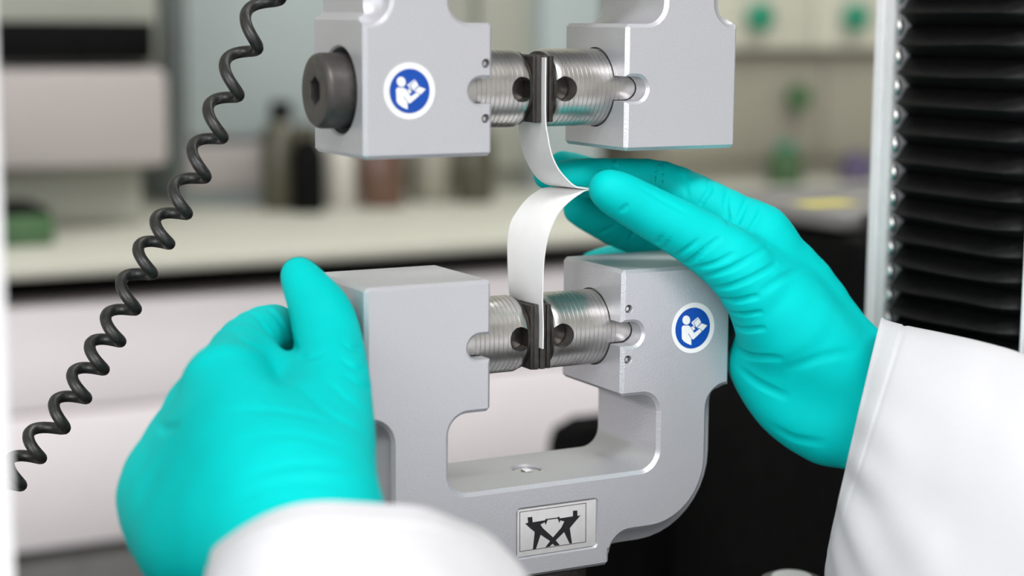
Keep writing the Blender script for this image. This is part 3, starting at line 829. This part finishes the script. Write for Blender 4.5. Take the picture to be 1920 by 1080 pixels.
Rcr = [([(1154, 298), (1154, 316)], .0018, .0009), ([(1238, 304), (1236, 330), (1234, 350)], .0022, .0010), ([(1225, 322), (1224, 346)], .0006, .0009),
       ([(1329, 338), (1331, 356), (1319, 374), (1312, 388)], .0010, .0011), ([(1364, 358), (1361, 386), (1366, 421)], .0008, .0012), ([(1401, 372), (1394, 390), (1379, 424)], .0008, .0012),
       ([(1427, 390), (1420, 410), (1400, 440)], .0007, .0012),
       ([(1350, 446), (1330, 462), (1306, 482), (1286, 494)], .0012, .0012), ([(1312, 448), (1292, 464), (1268, 480)], .0006, .0011),
       ([(1314, 521), (1360, 508), (1400, 488), (1440, 462)], .0009, .0013), ([(1325, 542), (1372, 536), (1420, 516), (1455, 495)], .0009, .0013),
       ([(1338, 560), (1380, 564), (1420, 556)], .0010, .0013), ([(1347, 578), (1385, 590), (1425, 586)], .0008, .0012), ([(1356, 600), (1390, 618), (1430, 616)], .0009, .0013),
       ([(1300, 503), (1340, 494), (1375, 476)], .0008, .0011), ([(1372, 648), (1405, 668), (1460, 672)], .0008, .0018), ([(1385, 690), (1420, 718), (1470, 742)], .0005, .0022),
       
       ([(1162, 399), (1174, 387)], .0005, .0012), ([(1243, 440), (1234, 456)], .0006, .0011), ([(1256, 447), (1246, 465)], .0005, .0010), ([(1200, 352), (1240, 374), (1290, 402)], .0003, .0012),
       ([(1510, 500), (1470, 520), (1430, 545)], .0005, .0018), ([(1600, 660), (1550, 668), (1480, 690)], .0003, .0022),
       ([(1450, 800), (1490, 822), (1540, 830)], .0004, .0022),
       ([(1180, 450), (1190, 430)], .0008, .001), ([(1120, 440), (1150, 425)], .0006, .001), ([(1290, 370), (1285, 350), (1280, 330)], .0005, .0012)]
me = hand_mesh('glove', Rpalm, [Rindex, Rmid, Rring, Rpink], Rthumb, Rcr, .00085, kt=.006)
person = thing('person', 'person in white lab coat and turquoise rubber gloves, hands on the grips', 'person', (-.05, -.45, FL))
g1 = link_mesh('glove', me, MT['glove'], person); g1['label'] = 'right hand glove pinching the white strip'

# ---- left hand
Lthumb = [noded(560, 515, .707, 33), noded(578, 545, .702, 42), noded(603, 590, .697, 56), noded(617, 650, .688, 62), noded(622, 730, .670, 72), noded(600, 830, .650, 100)]
Lindex = [noded(588, 668, .738, 36), noded(548, 640, .730, 40), noded(512, 620, .717, 48), noded(462, 650, .697, 56), noded(425, 715, .660, 68)]
Lmid = [noded(575, 730, .735, 36), noded(525, 710, .735, 40), noded(450, 690, .715, 48), noded(400, 720, .69, 54), noded(385, 770, .668, 64)]
Lring = [noded(575, 790, .740, 35), noded(520, 780, .740, 38), noded(430, 760, .722, 45), noded(370, 790, .70, 52), noded(355, 820, .675, 62)]
Lpink = [noded(570, 850, .735, 32), noded(510, 845, .735, 34), noded(420, 830, .722, 40), noded(350, 840, .70, 48), noded(340, 855, .68, 56)]
Lpalm = [
    [noded(428, 722, .655, 68), noded(470, 850, .632, 110), noded(560, 980, .605, 125), noded(640, 1180, .57, 130)],
    [noded(388, 775, .665, 64), noded(400, 880, .64, 100), noded(480, 1010, .612, 120), noded(600, 1200, .575, 125)],
    [noded(356, 825, .675, 60), noded(330, 920, .652, 90), noded(400, 1030, .622, 105)],
    [noded(600, 830, .646, 100), noded(600, 930, .620, 106), noded(620, 1060, .60, 110)],
    [noded(320, 880, .67, 50), noded(300, 940, .658, 64), noded(350, 1030, .63, 80)],
    [noded(470, 712, .690, 56), noded(538, 720, .680, 54), noded(600, 770, .664, 72)],
]
Lcr = [([(543, 590), (547, 612), (550, 634), (553, 658)], .0020, .0016), ([(560, 668), (575, 672), (600, 665)], .0006, .0018), ([(640, 640), (660, 655), (676, 650)], .0008, .0014), ([(640, 672), (664, 690), (684, 692)], .0009, .0015), ([(650, 705), (675, 722), (692, 728)], .0006, .0015),
       ([(600, 700), (640, 740), (685, 770)], .0004, .002), ([(560, 720), (610, 770), (680, 810)], .0004, .002),
       ([(470, 585), (490, 605), (520, 640)], .0005, .0014), ([(500, 574), (520, 595), (540, 630)], .0006, .0014), ([(430, 612), (460, 640), (510, 660)], .0004, .0016),
       ([(420, 770), (520, 770), (620, 790)], .0004, .0022), ([(440, 900), (560, 870), (690, 880)], .0004, .0025), ([(420, 950), (520, 905), (640, 905)], .0004, .0025),
       ([(470, 820), (560, 815), (660, 845)], .0003, .0022), ([(295, 795), (310, 805), (330, 800)], .0008, .002)]
me = hand_mesh('glove', Lpalm, [Lindex, Lmid, Lring, Lpink], Lthumb, Lcr, .00110, kt=.0045)
g2 = link_mesh('glove', me, MT['glove'], person); g2['label'] = 'left hand glove holding the left block of the lower grip'

# ---- sleeves of the lab coat
def sleeve(rings, folds, seam, label, seed):
    """rings: (centre, half-axis u, half-axis v); lofted outside and inside with real cloth thickness"""
    NS, NA = 90, 120
    Cn = catmull([r[0] for r in rings], NS); Uu = catmull([r[1] for r in rings], NS); Vv = catmull([r[2] for r in rings], NS)
    S = np.zeros((NS, NA, 3))
    L = np.concatenate([[0], np.cumsum(np.linalg.norm(np.diff(Cn, axis=0), axis=1))])
    for i in range(NS):
        for k in range(NA):
            a = 2*math.pi*k/NA; ca, sa_ = math.cos(a), math.sin(a)
            n = Uu[i]*ca+Vv[i]*sa_; nn = n/np.linalg.norm(n)
            q = Vector((Cn[i]+n)*1.0)
            d = .0022*mnoise.noise(Vector((L[i]*14, ca*1.6+seed, sa_*1.6)))+.0010*mnoise.noise(Vector((L[i]*40, ca*3+seed, sa_*3+5)))
            d += folds(L[i], a)
            d -= .0007*math.exp(-((L[i]-seam)/.0007)**2)
            d += .0005*math.exp(-(L[i]/.002)**2)
            S[i, k] = Cn[i]+n+nn*d
    T = .0012
    V = []; Fc = []
    cen = Cn[:, None, :]
    inn = S-(S-cen)/np.linalg.norm(S-cen, axis=2, keepdims=True)*T
    V = np.vstack([S.reshape(-1, 3), inn.reshape(-1, 3)]); m = NS*NA
    for i in range(NS-1):
        for k in range(NA):
            k2 = (k+1) % NA; a, b, c, d = i*NA+k, i*NA+k2, (i+1)*NA+k2, (i+1)*NA+k
            Fc.append((a, b, c, d)); Fc.append((m+a, m+d, m+c, m+b))
    for i in (0, NS-1):
        for k in range(NA):
            k2 = (k+1) % NA; Fc.append((i*NA+k, i*NA+k2, m+i*NA+k2, m+i*NA+k))
    me = pm('coat_sleeve', V, Fc); bm = bmesh.new(); bm.from_mesh(me); bmesh.ops.recalc_face_normals(bm, faces=bm.faces); bm.to_mesh(me); bm.free()
    o = link_mesh('coat_sleeve', me, MT['coat'], person); o['label'] = label; return o
def ring(pt, pb, dep, tilt, th):
    """ring through screen-side points pt (top) and pb (bottom); near half-axis leans by tilt towards the hand"""
    a = atd(*pt, dep[0]); b = atd(*pb, dep[1]); c = (a+b)/2; u = (a-b)/2
    v = -FW+tilt; v -= u*(v@u)/(u@u); v = v/np.linalg.norm(v)*th
    return c, u, v
def rf(L, a):
    # pleats running in from the hem on the lower camera side, one long diagonal fold
    d = 0.
    low = math.exp(-((a-2.25)/.62)**2)
    d += .0024*low*math.sin(a*17+L*18)*math.exp(-L/.06)
    dg = a-(2.25-L*9.)
    if L < .13: d -= .0042*math.exp(-(dg/.16)**2)*min(1, L/.012)*(1-L/.13)
    dg = a-(1.45+L*3)
    d -= .0026*math.exp(-(dg/.25)**2)*math.exp(-((L-.07)/.04)**2)
    return d
tR = -RT*.23-UP*.03
ringsR = [ring((1652, 600), (1552, 1030), (.765, .735), tR, .034), ring((1700, 618), (1548, 1090), (.755, .72), tR, .040), ring((1800, 645), (1575, 1220), (.735, .695), tR, .047),
          ring((1930, 690), (1640, 1400), (.705, .66), tR, .053), ring((2150, 780), (1800, 1650), (.65, .60), tR, .056), ring((2500, 930), (2080, 1950), (.57, .52), tR, .058)]
sleeve(ringsR, rf, .0130, 'right white cotton coat sleeve with stitched hem', 1.7)
def lf_(L, a):
    return .0012*math.sin(a*7+L*25)*math.exp(-((a-1.6)/1.2)**2)
tL = UP*.78
def ringL(pl, pr, dl, dr, th):
    a = atd(*pl, dl); b = atd(*pr, dr); c = (a+b)/2; u = (a-b)/2
    v = -FW+tL; v -= u*(v@u)/(u@u); v = v/np.linalg.norm(v)*th
    return c, u, v
ringsL = [ringL((400, 1075), (965, 1075), .600, .600, .046), ringL((385, 1130), (1005, 1120), .590, .590, .050), ringL((390, 1260), (1080, 1250), .57, .57, .054),
          ringL((420, 1480), (1190, 1470), .535, .535, .056), ringL((480, 1800), (1340, 1800), .49, .49, .058)]
sleeve(ringsL, lf_, .0130, 'left white cotton coat sleeve, blurred in the foreground', 6.1)
